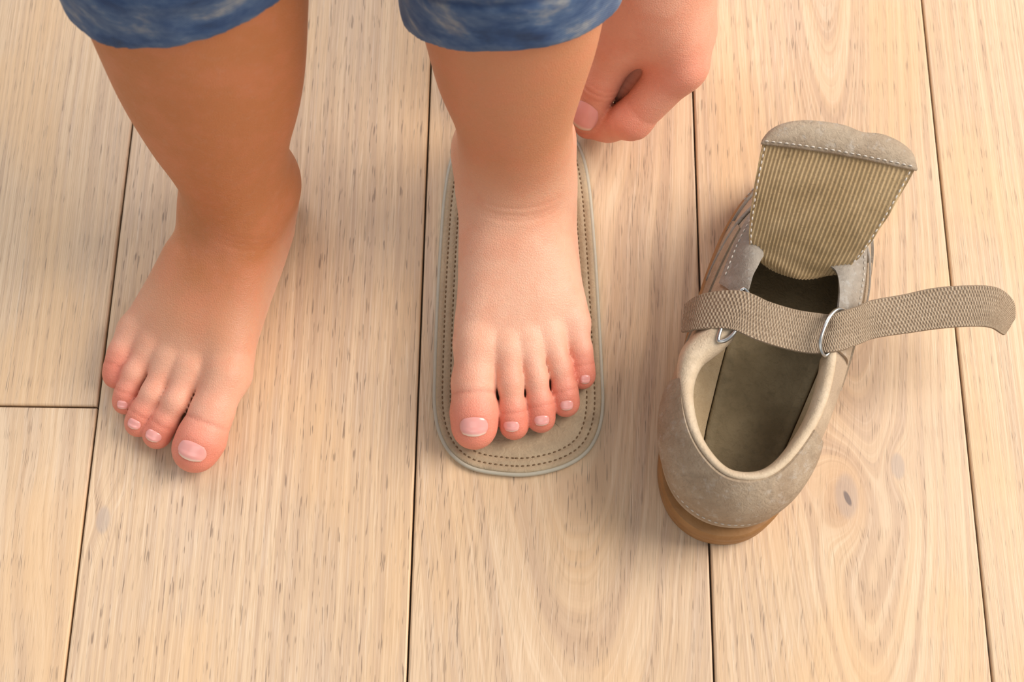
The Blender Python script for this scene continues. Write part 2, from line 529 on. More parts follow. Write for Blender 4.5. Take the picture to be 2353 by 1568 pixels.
def relax(V, Fc, it=2, lam=.5):
    n = len(V)
    for _ in range(it):
        s = np.zeros_like(V); c = np.zeros(n)
        for a in range(4):
            i, j = Fc[:, a], Fc[:, (a+1) % 4]
            for k in range(3):
                s[:, k] += np.bincount(i, V[j, k], n)+np.bincount(j, V[i, k], n)
            c += np.bincount(i, minlength=n)+np.bincount(j, minlength=n)
        V = V+lam*(s/np.maximum(c, 1)[:, None]-V)
    return V
def add_attr(me, name, vals):
    a = me.attributes.new(name, 'FLOAT', 'POINT')
    a.data.foreach_set('value', np.asarray(vals, np.float32))
def trace(fn, starts, dirs, n=60):
    p = np.array(starts, f32); d = np.array(dirs, f32)
    for _ in range(n):
        p = p+d*(fn(p)*.8)[:, None]
    return p

class Leg:
    """one leg: a shin lofted from its outline, a foot, five toes"""
    def __init__(s, zoff, ledge, redge, cy, ry, axis, heel, fl, fr, heelw, toes, med, hts, creases, mall):
        s.zo = zoff; s.axis = np.array(axis, float)/np.linalg.norm(axis); s.heel = np.array(heel, float)
        s.lat = np.array([-s.axis[1], s.axis[0]]); s.med = med
        # shin
        zs = np.linspace(.03, .30, 28)
        lr, lx = np.array([e[0] for e in ledge]), np.array([e[1] for e in ledge])
        rr, rx = np.array([e[0] for e in redge]), np.array([e[1] for e in redge])
        cyf = lambda z: np.interp(z, *cy)
        cx, hw = [], []
        for z in zs:
            Y = cyf(z); row = rowof((heel[0], Y, z))
            a = PYrow(np.interp(row, lr, lx), row, Y)[0]; b = PYrow(np.interp(row, rr, rx), row, Y)[0]
            cx.append((a+b)/2); hw.append((b-a)/2)
        s.cx = pchip(zs, cx); s.rx = pchip(zs, hw); s.cy = pchip(*cy); s.ry = pchip(*ry)
        s.info = (zs, cx, hw)
        # foot plan
        def plan(px):
            q = np.array([P(x, y, zoff+.012)[:2] for x, y in px])-s.heel
            return q @ s.axis, q @ s.lat
        tl, wl = plan(fl); tr, wr = plan(fr)
        # lat points to one image side; keep min / max
        if np.mean(wl) > np.mean(wr): tl, wl, tr, wr = tr, wr, tl, wl
        ht = [h[0] for h in heelw]
        s.wlo = pchip(np.r_[ht, tl], np.r_[[h[1] for h in heelw], wl]); s.whi = pchip(np.r_[ht, tr], np.r_[[h[2] for h in heelw], wr])
        s.h = pchip([h[0] for h in hts], [h[1] for h in hts])
        s.toes = [([P(x, y, zoff+z/1000) for x, y, z, r in t], [r/1000 for x, y, z, r in t]) for t in toes]
        s.creases = creases; s.mall = mall; s.folds = []
    def shin(s, p, grow=0.):
        z = p[:, 2]
        rx = s.rx(z)+grow; ry = s.ry(z)+grow
        qx = (p[:, 0]-s.cx(z))/rx; qy = (p[:, 1]-s.cy(z))/ry
        return (np.sqrt(qx*qx+qy*qy)-1)*np.minimum(rx, ry)
    def foot(s, p):
        q = p[:, :2]-s.heel.astype(f32)
        t = q @ s.axis.astype(f32); w = q @ s.lat.astype(f32); z = p[:, 2]-s.zo
        lo, hi = s.wlo(t), s.whi(t)
        a = (hi-lo)/2-.0018; c = (hi+lo)/2; h = s.h(t)
        z0 = np.minimum(.013, h*.45)
        up = np.clip((z-z0)/(h-z0), 0, 2)
        c = c+s.med*.0055*up
        n = 2.25
        vz = np.where(z > z0, (z-z0)/(h-z0), (z0-z)/(z0+.002))
        val = (np.abs((w-c)/a)**n+np.abs(vz)**n)**(1/n)
        d = (val-1)*np.minimum(a, h-z0)*.95
        d = smax(d, -t-.000, .012)
        front = t-(.109+.16*s.med*w)             # slanted front of the ball
        return smax(d, front, .016)
    def sdf(s, p):
        hi = p[:, 2] > s.zo+.105
        if hi.any():
            r = np.empty(len(p), f32); r[hi] = s.shin(p[hi])
            if (~hi).any(): r[~hi] = s.sdf_low(p[~hi])
            return r
        return s.sdf_low(p)
    def sdf_low(s, p):
        base = s.ankle(p)
        lowm = p[:, 2] < s.zo+.048
        r = base.copy()
        if lowm.any(): r[lowm] = s.toed(p[lowm], base[lowm])
        return smax(r, s.zo+.0002-p[:, 2], .003)
    def ankle(s, p):
        d = s.foot(p)
        base = d
        for (pts, rs) in s.toes:                 # the metatarsal ridges
            a = np.array(pts[0]); b = s.heel+s.axis*.062
            top = np.array([b[0]*.65+a[0]*.35, b[1], s.zo+.028])
            base = smin(base, cone(p, top, a-np.array([0, 0, .002]), .009, rs[0]*.98), .008)
        zz = p[:, 2]
        sh = smax(s.shin(p), (.028+s.zo)-zz, .03)
        hl = np.array([*(s.heel+s.axis*.030), s.zo+.026])
        base = smin(base, ell(p, hl, (.0255, .029, .027)), .012)
        base = smin(base, sh, .014)
        # tendon over the instep
        for m, r in s.mall:
            base = smin(base, ell(p, m, r), .010)
        for c, n, dep in s.folds:
            g, sd, m = s.fold_at(p, c, n)
            base = base+dep*g*m
        return base
    def fold_at(s, p, c, n):
        q = p-np.asarray(c, f32); sd = q @ np.asarray(n, f32)
        lat = q[:, :2] @ s.lat.astype(f32)
        sd = sd+lat*lat*9.
        return np.exp(-(sd/.0009)**2), sd, np.exp(-(lat/.017)**4)
    def toed(s, p, base):
        out = base
        for i, (pts, rs) in enumerate(s.toes):
            tt = chain(p, pts, rs, .004)
            e = np.array(pts[-1]); dr = e-np.array(pts[-2]); dr /= np.linalg.norm(dr)
            # pad under the tip
            tt = smin(tt, ell(p, e+np.array([0, 0, -.0015])+dr*.0005, (rs[-1]*1.0, rs[-1]*1.0, rs[-1]*.9)), .003)
            for (ti, j, f, dep, wid) in s.creases:
                if ti == i:
                    A, B = np.array(pts[j]), np.array(pts[j+1])
                    c = A+(B-A)*f; ax = (B-A)/np.linalg.norm(B-A)
                    sd = ((p-c.astype(f32)) @ ax.astype(f32))
                    topm = np.clip((p[:, 2]-c[2])/(rs[j]*.6), 0, 1)
                    tt = tt+dep*np.exp(-(sd/wid)**2)*topm
            T = tt if i == 0 else smin(T, tt, .0006)
        return smin(base, T, .0042)
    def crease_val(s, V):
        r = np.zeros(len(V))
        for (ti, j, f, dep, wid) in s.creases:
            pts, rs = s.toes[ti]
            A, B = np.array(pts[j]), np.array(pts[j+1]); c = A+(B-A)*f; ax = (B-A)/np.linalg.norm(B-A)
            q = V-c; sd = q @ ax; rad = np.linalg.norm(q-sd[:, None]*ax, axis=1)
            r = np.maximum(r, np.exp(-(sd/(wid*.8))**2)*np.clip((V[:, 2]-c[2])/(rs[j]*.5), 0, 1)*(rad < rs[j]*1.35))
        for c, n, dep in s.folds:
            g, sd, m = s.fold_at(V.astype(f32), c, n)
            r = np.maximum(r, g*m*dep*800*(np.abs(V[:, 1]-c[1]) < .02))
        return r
    def red_val(s, V):
        r = np.zeros(len(V))
        for i, (pts, rs) in enumerate(s.toes):
            d = np.linalg.norm(V-np.array(pts[-1]), axis=1)
            r = np.maximum(r, np.exp(-(np.maximum(d-rs[-1]*.8, 0)/.011)**2)*.75)
            d2 = np.linalg.norm(V-np.array(pts[1]), axis=1)
            r = np.maximum(r, np.exp(-(d2/.014)**2)*.28)
        return r

TOE_R = [[(1098, 795, 19, 10.5), (1088, 880, 15.5, 9.7), (1090, 950, 12.5, 10.6), (1090, 979, 11.3, 9.9)],
         [(1165, 800, 20, 7.6), (1173, 880, 17, 5.6), (1179, 945, 11, 5.9), (1181, 975, 8.3, 6.3)],
         [(1213, 790, 19, 7.2), (1231, 868, 16, 5.2), (1241, 930, 10.5, 5.8), (1243, 959, 8, 6.2)],
         [(1262, 775, 17, 7.2), (1287, 845, 14.5, 5.2), (1298, 900, 10, 5.6), (1300, 924, 7.5, 6.0)],
         [(1318, 745, 14, 7.2), (1332, 805, 12.5, 5.5), (1337, 843, 9, 5.3), (1338, 862, 7.3, 5.6)]]
TOE_L = [[(518, 865, 19, 10.5), (486, 950, 15.5, 9.6), (463, 1008, 12.5, 10.9), (449, 1031, 11.3, 10.2)],
         [(436, 850, 19, 7.6), (404, 922, 17, 5.4), (378, 970, 11, 6.0), (361, 996, 8.5, 6.3)],
         [(388, 832, 18, 7.2), (351, 905, 15.5, 5.2), (329, 948, 10.5, 5.8), (318, 970, 8, 6.0)],
         [(347, 800, 16, 7.0), (310, 857, 14, 5.3), (293, 903, 10, 5.4), (287, 921, 7.8, 5.4)],
         [(308, 760, 13.5, 7.6), (281, 812, 12, 6.2), (271, 844, 9.5, 5.9), (267, 860, 8.3, 5.8)]]
CREASE = [(0, 1, .36, .00055, .0008), (1, 1, .98, .0005, .0007), (2, 1, .98, .0005, .0007), (3, 1, .92, .0005, .0007), (4, 1, .8, .0004, .0007)]
INS_T = .0032
HTS = [(-.005, .045), (.03, .052), (.05, .055), (.068, .047), (.085, .0385), (.10, .032), (.113, .0265), (.125, .023), (.14, .019), (.17, .018)]
HW = [(-.002, -.010, .010), (.004, -.018, .018), (.014, -.0235, .0235), (.03, -.0255, .0255)]
HWL = [(-.002, -.010, .011), (.004, -.018, .020), (.014, -.0235, .0265), (.03, -.0255, .0295)]
legR = Leg(INS_T,
    [(-400, 930), (-200, 930), (0, 955), (70, 975), (120, 988), (170, 1002), (220, 1025), (260, 1044), (300, 1051), (340, 1048), (390, 1050), (430, 1053), (480, 1056), (600, 1060)],
    [(-400, 1420), (-200, 1420), (0, 1392), (50, 1382), (100, 1370), (150, 1352), (200, 1336), (250, 1320), (290, 1314), (320, 1317), (380, 1320), (430, 1324), (480, 1328), (600, 1330)],
    ([.02, .05, .08, .12, .16, .20, .25, .30], [.072, .070, .074, .084, .095, .104, .110, .112]),
    ([.02, .05, .08, .12, .16, .22, .30], [.028, .025, .0255, .031, .036, .037, .040]),
    (.02, -1), (.003, .104),
    [(1054, 480), (1051, 560), (1049, 650), (1046, 740), (1040, 800), (1040, 870), (1045, 980)],
    [(1331, 480), (1337, 560), (1345, 640), (1352, 720), (1357, 780), (1354, 860), (1350, 960)],
    HW, TOE_R, -1, HTS, CREASE,
    [((P(1062, 352, .052)+[.0060, .004, 0]), (.0085, .011, .011)), ((P(1312, 330, .045)+[-.0065, .006, 0]), (.0075, .010, .010))])
legL = Leg(0.0,
    [(-400, 60), (-200, 120), (0, 190), (60, 215), (100, 232), (150, 253), (200, 278), (250, 308), (300, 340), (350, 380), (400, 412), (430, 432), (460, 436), (500, 436), (600, 430)],
    [(-400, 715), (-200, 715), (0, 710), (60, 707), (100, 706), (150, 703), (200, 697), (250, 687), (300, 671), (330, 664), (360, 664), (390, 668), (420, 670), (460, 672), (500, 676), (600, 676)],
    ([.02, .05, .08, .12, .16, .20, .25, .30], [.062, .058, .063, .074, .086, .097, .104, .106]),
    ([.02, .05, .08, .12, .16, .22, .30], [.028, .026, .0265, .032, .038, .040, .042]),
    (-.261, -.965), (-.126, .091),
    [(434, 500), (394, 580), (348, 660), (306, 740), (270, 790), (240, 860), (225, 930)],
    [(682, 520), (662, 610), (632, 690), (606, 770), (588, 835), (575, 890), (555, 960)],
    HWL, TOE_L, -1, HTS, CREASE,
    [((P(668, 425, .050)+[-.0072, .003, -.002]), (.009, .013, .015)), ((P(450, 455, .045)+[.005, .004, 0]), (.0075, .010, .010))])
# lat of each foot: the medial side (big toe) is where the first toe lies
for L in (legR, legL):
    q = L.toes[0][0][0][:2]-L.heel; q5 = L.toes[4][0][0][:2]-L.heel
    L.med = 1 if (q @ L.lat) > (q5 @ L.lat) else -1

legR.folds = [(P(1195, 488, .050), (0, -.75, -.66), .0004), (P(1195, 500, .049), (0, -.75, -.66), .0004), (P(1195, 470, .052), (0, -.75, -.66), .0003)]
legL.folds = [(P(585, 560, .048), (-.2, -.72, -.66), .0004), (P(582, 574, .047), (-.2, -.72, -.66), .0004), (P(588, 545, .049), (-.2, -.72, -.66), .0003)]
SHIN_TOP = .245
def body_fn(L):
    return lambda p: smax(L.sdf(p), p[:, 2]-SHIN_TOP, .006)
def leg_mesh(L, lo, hi):
    V, Fc = mesh_sdf(body_fn(L), lo, hi, .001)
    V = relax(V, Fc, 1, .35)
    return V, Fc
VR, FR = leg_mesh(legR, (-.062, -.075, -.003), (.075, .16, .250))
VL, FL = leg_mesh(legL, (-.235, -.085, -.003), (-.066, .152, .250))
# thighs and seat, hidden inside the trousers, close the figure
hipR = np.array([.02, .125, .44]); hipL = np.array([-.10, .122, .44])
kneeR = np.array([float(legR.cx(np.array([.24]))[0]), .109, .24]); kneeL = np.array([float(legL.cx(np.array([.24]))[0]), .103, .24])
def thigh_core(p, g=0.):
    d = smin(cone(p, kneeR, hipR, .030+g, .046+g), cone(p, kneeL, hipL, .030+g, .046+g), .02)
    return smin(d, ell(p, (hipR+hipL)/2+np.array([0, .01, .03]), (.098+g, .062+g, .06+g)), .03)
VT, FT = mesh_sdf(lambda p: thigh_core(p), (-.26, .02, .19), (.16, .24, .56), .004)
V = np.vstack([VR, VL, VT]); F_ = np.vstack([FR, FL+len(VR), FT+len(VR)+len(VL)])
me = mesh_np('person', V, F_)
red = np.r_[legR.red_val(VR), legL.red_val(VL), np.zeros(len(VT))]
cre = np.r_[legR.crease_val(VR), legL.crease_val(VL), np.zeros(len(VT))]
tanR = np.clip((VR[:, 2]-.020)/.07, 0, 1)*.80
qL = (VL[:, :2]-legL.heel) @ legL.axis
tanL = np.clip(np.maximum((VL[:, 2]-.008)/.035, 0), 0, 1)*np.clip(1.0-(qL-.10)/.05, .30, 1)
tan = np.r_[tanR, tanL, np.ones(len(VT))]
add_attr(me, 'redness', np.clip(red*1.05, 0, 1)); add_attr(me, 'tan', tan); add_attr(me, 'crease', cre)
child = obj('person', me, M['skin'])
tag(child, 'barefoot child in rolled denim trousers, one foot on the taupe insole', 'person')

NAILRIM = []
def nail_on(fn, parent, c, fwd, nrm, wid, ln, name='toenail', curve=.0):
    """thin shell that follows the skin under it; fwd points to the free edge"""
    fwd = Vector(fwd); nrm = Vector(nrm).normalized(); fwd = (fwd-nrm*fwd.dot(nrm)).normalized(); sd = fwd.cross(nrm)
    n, m = 15, 13
    uv = []
    for i in range(n):
        for j in range(m):
            u = -1+2*i/(n-1); v = -1+2*j/(m-1)
            # square to rounded rectangle
            uu = u*math.sqrt(1-.40*v*v); vv = v*math.sqrt(1-.40*u*u)
            uv.append((uu, vv, max(abs(u), abs(v)), v))
    st = np.array([np.array(c)+np.array(sd)*a*wid/2+np.array(fwd)*b*ln/2+np.array(nrm)*.006 for a, b, r, v in uv])
    q = trace(fn, st, np.tile(-np.array(nrm), (len(st), 1)))
    top = []; bot = []
    for k, (a, b, r, v) in enumerate(uv):
        NAILRIM.append(q[k]) if r > .99 else None
        lift = .00040*(1-r**6)+(.00028 if v > .3 else .0)*(1-abs(a)**4)
        top.append(q[k]+np.array(nrm)*(lift+.00012)); bot.append(q[k]-np.array(nrm)*.0006)
    nv = n*m; fs = []
    for i in range(n-1):
        for j in range(m-1):
            a = i*m+j
            fs.append((a, a+1, a+m+1, a+m)); fs.append((nv+a, nv+a+m, nv+a+m+1, nv+a+1))
    ring = [i*m for i in range(n)]+[(n-1)*m+j for j in range(1, m)]+[i*m+m-1 for i in range(n-2, -1, -1)]+[j for j in range(m-2, 0, -1)]
    for k in range(len(ring)):
        a, b = ring[k], ring[(k+1) % len(ring)]
        fs.append((a, b, nv+b, nv+a))
    mb = MB(); mb.add(top+bot, fs)
    o = mb.build(name, M['nail'], parent, ang=50)
    e = [max(0, min(1, (v-.72)/.2)) for a, b, r, v in uv]
    add_attr(o.data, 'edge', e+e)
    return o
def toe_nails(L, specs):
    for i, (px, py, wpx, lpx, tilt) in enumerate(specs):
        if px is None: continue
        pts, rs = L.toes[i]
        d = Vector(pts[-1])-Vector(pts[-2]); d = Vector((d.x, d.y, 0)).normalized()
        d0 = Vector(pts[-1])-Vector(pts[1]); d0 = Vector((d0.x, d0.y, 0)).normalized()
        nrm = Vector((tilt, 0, 1))+d0*(.45 if i == 0 else .75)
        z = pts[-1][2]+rs[-1]*.75
        c = P(px, py, z)
        nail_on(L.sdf, child, c, d0, nrm, wpx/4900, lpx/4900)
toe_nails(legR, [(1089, 980, 64, 44, 0), (1175, 979, 36, 24, 0), (1245, 966, 35, 24, .05), (1302, 931, 30, 24, .1), (1345, 872, 24, 22, .2)])
toe_nails(legL, [(443, 1036, 64, 44, -.05), (353, 1001, 36, 26, -.1), (311, 973, 30, 24, -.15), (282, 930, 22, 22, -.3), (None,)*5])

def fold_attr(me, V, base):  # paints a darker rim around each nail in place of a groove
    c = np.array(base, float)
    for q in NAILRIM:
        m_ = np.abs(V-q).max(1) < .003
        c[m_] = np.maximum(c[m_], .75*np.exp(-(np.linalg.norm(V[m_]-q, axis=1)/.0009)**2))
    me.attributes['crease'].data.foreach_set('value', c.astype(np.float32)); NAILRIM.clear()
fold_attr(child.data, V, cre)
# ------------------------------------------------------------------ denim trousers
def shin_grow(L, p, g):
    q = p.copy(); q[:, 2] = np.minimum(q[:, 2], .25)
    return L.shin(q, g)
def trouser(p):
    zr = p[:, 2]
    flare = .0045
    outR = smax(shin_grow(legR, p, flare), zr-.29, .03); outL = smax(shin_grow(legL, p, flare), zr-.29, .03)
    # rolled hem stands proud of the leg
    hr = p[:, 2]-HEM_R(p); hl = p[:, 2]-HEM_L(p)
    outR = outR-.0016*(1/(1+np.exp((hr-.026)/.0015)))+.0008*np.exp(-((hr-.028)/.0012)**2)
    outL = outL-.0016*(1/(1+np.exp((hl-.026)/.0015)))+.0008*np.exp(-((hl-.028)/.0012)**2)
    th = thigh_core(p, .006)
    outR = smax(outR, -hr, .002); outL = smax(outL, -hl, .002)
    inR = shin_grow(legR, p, .0012); inL = shin_grow(legL, p, .0012)
    outR = smax(outR, -smax(inR, zr-.235, .002), .0015); outL = smax(outL, -smax(inL, zr-.235, .002), .0015)
    th = smax(th, .235-zr, .02)
    d = smin(smin(outR, outL, .004), th, .02)
    return smax(d, zr-.50, .01)
def HEM_R(p):
    return .170+.13*p[:, 0]-.62*(p[:, 1]-.055)
def HEM_L(p):
    return .1835+.25*(p[:, 0]+.1275)-.12*(p[:, 1]-.05)
VJ, FJ = mesh_sdf(trouser, (-.30, .0, .09), (.19, .25, .51), .0018)
VJ = relax(VJ, FJ, 2, .4)
pj = VJ.astype(f32)
isR = pj[:, 0] > -.05
hh = np.where(isR, pj[:, 2]-HEM_R(pj), pj[:, 2]-HEM_L(pj))
# soft folds in the cloth
nrm_xy = np.stack([VJ[:, 0]-np.where(isR, .003, -.135), VJ[:, 1]-.07], 1); nrm_xy /= np.linalg.norm(nrm_xy, axis=1)[:, None]+1e-6
fold = np.array([mnoise.noise(Vector((v[0]*40, v[1]*40, v[2]*55)))+.5*mnoise.noise(Vector((v[0]*90, v[1]*90, v[2]*120))) for v in VJ])
fold = np.where(VJ[:, 2] < .33, fold, 0)*.0012
VJ[:, :2] += nrm_xy*fold[:, None]
me = mesh_np('trousers', VJ, FJ)
add_attr(me, 'seam', np.exp(-((hh-.028)/.0018)**2))
jeans = obj('trousers', me, M['denim'], child)
tag(jeans, 'faded blue denim trousers with rolled hems')

# ------------------------------------------------------------------ adult hand
def Q(x, y, z): return P(x, y, z/1000)
wrist = Q(1530, -150, 108)
hI = [Q(1566, 150, 58), Q(1453, 274, 30), Q(1398, 285, 15), Q(1352, 285, 11)]
hM = [hI[0]+[.003, .019, .001], hI[1]+[.001, .021, -.004], hI[2]+[-.001, .024, .004], hI[3]+[.004, .026, .004]]
hR = [hI[0]+[.005, .037, -.003], hI[1]+[.003, .038, -.010], hI[2]+[.002, .040, .002], hI[3]+[.008, .042, .006]]
hP = [hI[0]+[.005, .053, -.010], hI[1]+[.009, .051, -.016], hI[2]+[.010, .053, .000], hI[3]+[.016, .055, .004]]
hT = [Q(1480, -40, 90), Q(1428, 85, 62), Q(1379, 190, 38), Q(1355, 244, 24), Q(1350, 262, 20)]
rT = [.017, .0128, .0095, .0091, .0084]
FR_ = [(hI, [.0116, .0098, .0086, .0076]), (hM, [.0130, .0102, .0088, .0078]), (hR, [.0122, .0096, .0082, .0074]), (hP, [.0110, .0084, .0074, .0066])]
elbow = wrist+np.array([.03, .20, .16])
def hand(p):
    d = cone(p, wrist, elbow, .026, .036)
    carp = [wrist+np.array([-.004, -.010, -.004]), wrist+np.array([0, .002, -.002]), wrist+np.array([.003, .014, -.004]), wrist+np.array([.004, .024, -.006])]
    palm = d
    for c, (pts, rs) in zip(carp, FR_):
        palm = smin(palm, cone(p, c, pts[0], .0175, rs[0]*1.02), .014)
    palm = smin(palm, ell(p, wrist*.5+hM[0]*.5+np.array([-.010, .006, -.008]), (.022, .032, .034)), .014)
    # web and base of the thumb
    palm = smin(palm, cone(p, hT[0], hT[1], .0185, .0138), .012)
    palm = smin(palm, cone(p, hT[0]*.45+hT[1]*.55+np.array([.008, .002, 0]), hI[0]*.42+wrist*.58+np.array([-.006, 0, 0]), .009, .012), .010)
    out = None
    for pts, rs in FR_:
        t = chain(p, pts, rs, .004)
        if pts is hI:
            ax = ((hI[2]-hI[0])/np.linalg.norm(hI[2]-hI[0])).astype(f32)
            sd = (p-hI[1].astype(f32)) @ ax
            for s0, dep in ((-.009, .0003), (.0035, .0004)):
                t = t+dep*np.exp(-((sd-s0)/.0009)**2)
        q = smin(palm, t, .006)
        out = q if out is None else smin(out, q, .0012)
    t = chain(p, hT[1:], rT[1:], .004)
    # creases over the thumb joint
    A, B = hT[2], hT[3]; ax = ((B-A)/np.linalg.norm(B-A)).astype(f32)
    sd = (p-hT[2].astype(f32)) @ ax
    for s0, dep in ((-.0035, .0005), (.0, .0007), (.0035, .0004)):
        t = t+dep*np.exp(-((sd-s0)/.0007)**2)
    t = smin(t, ell(p, hT[4]+np.array([0, 0, -.002]), (.0082, .0088, .0075)), .003)
    out = smin(out, smin(palm, t, .006), .0008)
    # finger-joint creases of the index finger
    ax = ((hI[1]-hI[0])/np.linalg.norm(hI[1]-hI[0])).astype(f32)
    return smax(out, .0004-p[:, 2], .002)
lo = np.array([.018, .075, -.002]); hi = np.array([.16, .40, .32])
VH, FH = mesh_sdf(hand, lo, hi, .0012)
VH = relax(VH, FH, 1, .35)
me = mesh_np('person', VH, FH)
rd = np.zeros(len(VH))
for q, s_, a_ in [(hI[0], .016, .45), (hI[1], .016, .45), (hI[3], .016, .5), (hT[4], .013, .5), (hT[2], .012, .35), (hM[1], .02, .4)]:
    rd = np.maximum(rd, np.exp(-((np.linalg.norm(VH-q, axis=1))/s_)**2)*a_)
ax = (hT[3]-hT[2])/np.linalg.norm(hT[3]-hT[2])
sd = (VH-hT[2]) @ ax; near = np.linalg.norm(VH-hT[2], axis=1) < .016
cr = np.zeros(len(VH))
for s0, a_ in ((-.0035, .7), (0, 1), (.0035, .6)):
    cr = np.maximum(cr, a_*np.exp(-((sd-s0)/.0006)**2)*near)
add_attr(me, 'redness', np.clip(rd+.22, 0, 1)); add_attr(me, 'tan', np.full(len(VH), .22)); add_attr(me, 'crease', cr)
adult = obj('person', me, M['skin'])
tag(adult, "bare adult hand reaching down behind the child's heel, pinching the insole", 'person')
nc = P(1341, 266, .027)
nail_on(hand, adult, nc, Vector(hT[4])-Vector(hT[2]), Vector((-.35, -.55, .75)), .0140, .0150, 'thumbnail')
fold_attr(adult.data, VH, cr)

# ------------------------------------------------------------------ insole
ins_px = [(1180, 1095), (1090, 1082), (1038, 1050), (1008, 1002), (995, 940), (995, 860), (1001, 700), (1009, 560), (1018, 450), (1033, 370), (1062, 322), (1105, 296), (1180, 284),
          (1255, 290), (1305, 304), (1336, 340), (1356, 420), (1369, 560), (1378, 700), (1386, 850), (1389, 930), (1379, 992), (1352, 1040), (1305, 1072), (1245, 1090)]
out = catmull([P(x, y, .002)[:2] for x, y in ins_px], 400, True)
out = even(out, n=260, closed=True)
def inset(poly, d):
    a = np.roll(poly, 1, 0); b = np.roll(poly, -1, 0); t = b-a; t /= np.linalg.norm(t, axis=1)[:, None]
    n = np.stack([-t[:, 1], t[:, 0]], 1)
    c = poly.mean(0)
    if np.mean(((poly-c)*n).sum(1)) > 0: n = -n
    return poly+n*d
insole = empty('insole', (float(out[:, 0].mean()), float(out[:, 1].mean()), 0))
io = np.array(insole.location)
def loop3(poly, z): return [(x-io[0], y-io[1], z) for x, y in poly]
m = MB()
prof = [(.0016, .0022), (.0016, .0029), (.0026, .0032), (.0040, .0032), (.0047, .0028), (.0054, .0032), (.0078, .0032), (.0085, .0028), (.0092, .0032), (.014, .0031), (.024, .0031)]
rows = [loop3(inset(out, d), z) for d, z in prof]
m.grid(rows, closed_v=True)
m.add(rows[-1], [tuple(range(len(out)))])
obj_top = m.build('leather_top', M['insole'], insole)
m = MB()
prof = [(.003, .0001), (.0004, .0002), (0, .0008), (0, .0022), (.0005, .0027), (.0013, .0028), (.0018, .0024)]
rows = [loop3(inset(out, d), z) for d, z in prof]
m.grid(rows, closed_v=True)
m.add(rows[0], [tuple(range(len(out)-1, -1, -1))])
e = m.build('edge_band', M['insole_edge'], insole); e['label'] = 'pale grey edge of the insole'
def stitches(paths, ln, gap, w, hgt, name, mat, parent, nrms=None):
    mb = MB()
    for pts in paths:
        pts = np.asarray(pts); L = np.r_[0, np.cumsum(np.linalg.norm(np.diff(pts, axis=0), axis=1))]
        s = 0.
        while s+ln < L[-1]:
            a = np.array([np.interp(s, L, pts[:, k]) for k in range(3)]); b = np.array([np.interp(s+ln, L, pts[:, k]) for k in range(3)])
            d = (b-a)/np.linalg.norm(b-a)
            sd = np.cross(d, (0, 0, 1)); sd /= np.linalg.norm(sd)+1e-9; u = np.cross(sd, d)
            mid = (a+b)/2+u*hgt
            rows = []
            for q, k in ((a, .45), (a*.75+b*.25+u*hgt*.8, 1), (a*.25+b*.75+u*hgt*.8, 1), (b, .45)):
                rows.append([q+sd*w*k, q+u*w*.8*k, q-sd*w*k, q-u*w*.8*k])
            mb.grid(rows, closed_v=True, caps=True)
            s += ln+gap
    o = mb.build(name, mat, parent); o['kind'] = 'stuff'
    return o
def close(p): return np.vstack([p, p[:1]])
st1 = close(np.array(loop3(inset(out, .0047), .0029))); st2 = close(np.array(loop3(inset(out, .0085), .0029)))
s_ = stitches([st1, st2], .0015, .0011, .00036, .0003, 'stitching', M['thread_shadowed'], obj_top); s_['label'] = 'two rows of stitching, their shadows put into the brown colour'
tag(insole, "flat taupe leather insole with double stitching under the child's foot", 'insole')

# ------------------------------------------------------------------ shoe
SA = math.radians(20.4)
sa = np.array([math.sin(SA), math.cos(SA), 0]); sb = np.array([math.cos(SA), -math.sin(SA), 0])
SH = np.array([.086, -.098, 0])
shoe = empty('shoe', SH)
def S(t, w, z): return sa*t/1000+sb*w/1000+np.array([0, 0, z/1000])     # local to the empty
ST = [(5, 0, 15, 1, 60, 0), (9, 16, 19, 14, 59.5, 0), (21, 26, 29, 22, 58, 0), (40, 30.5, 45, 27.5, 55.5, 0), (62, 33, 60, 30, 53.5, 0), (85, 35, 74, 30, 53, .05),
      (105, 36.5, 88, 28, 54, .3), (122, 37, 104, 24, 55, .5), (140, 36, 118, 21.5, 54, .8), (160, 32, 127, 18, 51, 1), (178, 22, 129, 10, 48.5, 1), (189, 8, 129, 2, 48, 1),
      (190, -6, 128, -4, 48, 1), (182, -19, 126, -10, 48.5, 1), (168, -28, 122, -15.5, 51, 1), (148, -33, 112, -16.5, 55, .8), (125, -34.5, 100, -16.2, 57, .5), (102, -34, 88, -17, 57, .3),
      (82, -33, 77, -22, 55.5, .05), (62, -31.5, 64, -29.5, 53.5, 0), (42, -29.5, 48, -29, 55, 0), (23, -25, 31, -21.5, 58, 0), (10, -15, 20, -11, 59.5, 0)]
NST = len(ST); NU = NST*10
STI = catmull(ST, NU, True)
ZA = 20.
def usample(u):
    """u in stations (may be fractional, wraps)"""
    x = (u*10) % NU; i = int(x); f = x-i
    return STI[i]*(1-f)+STI[(i+1) % NU]*f
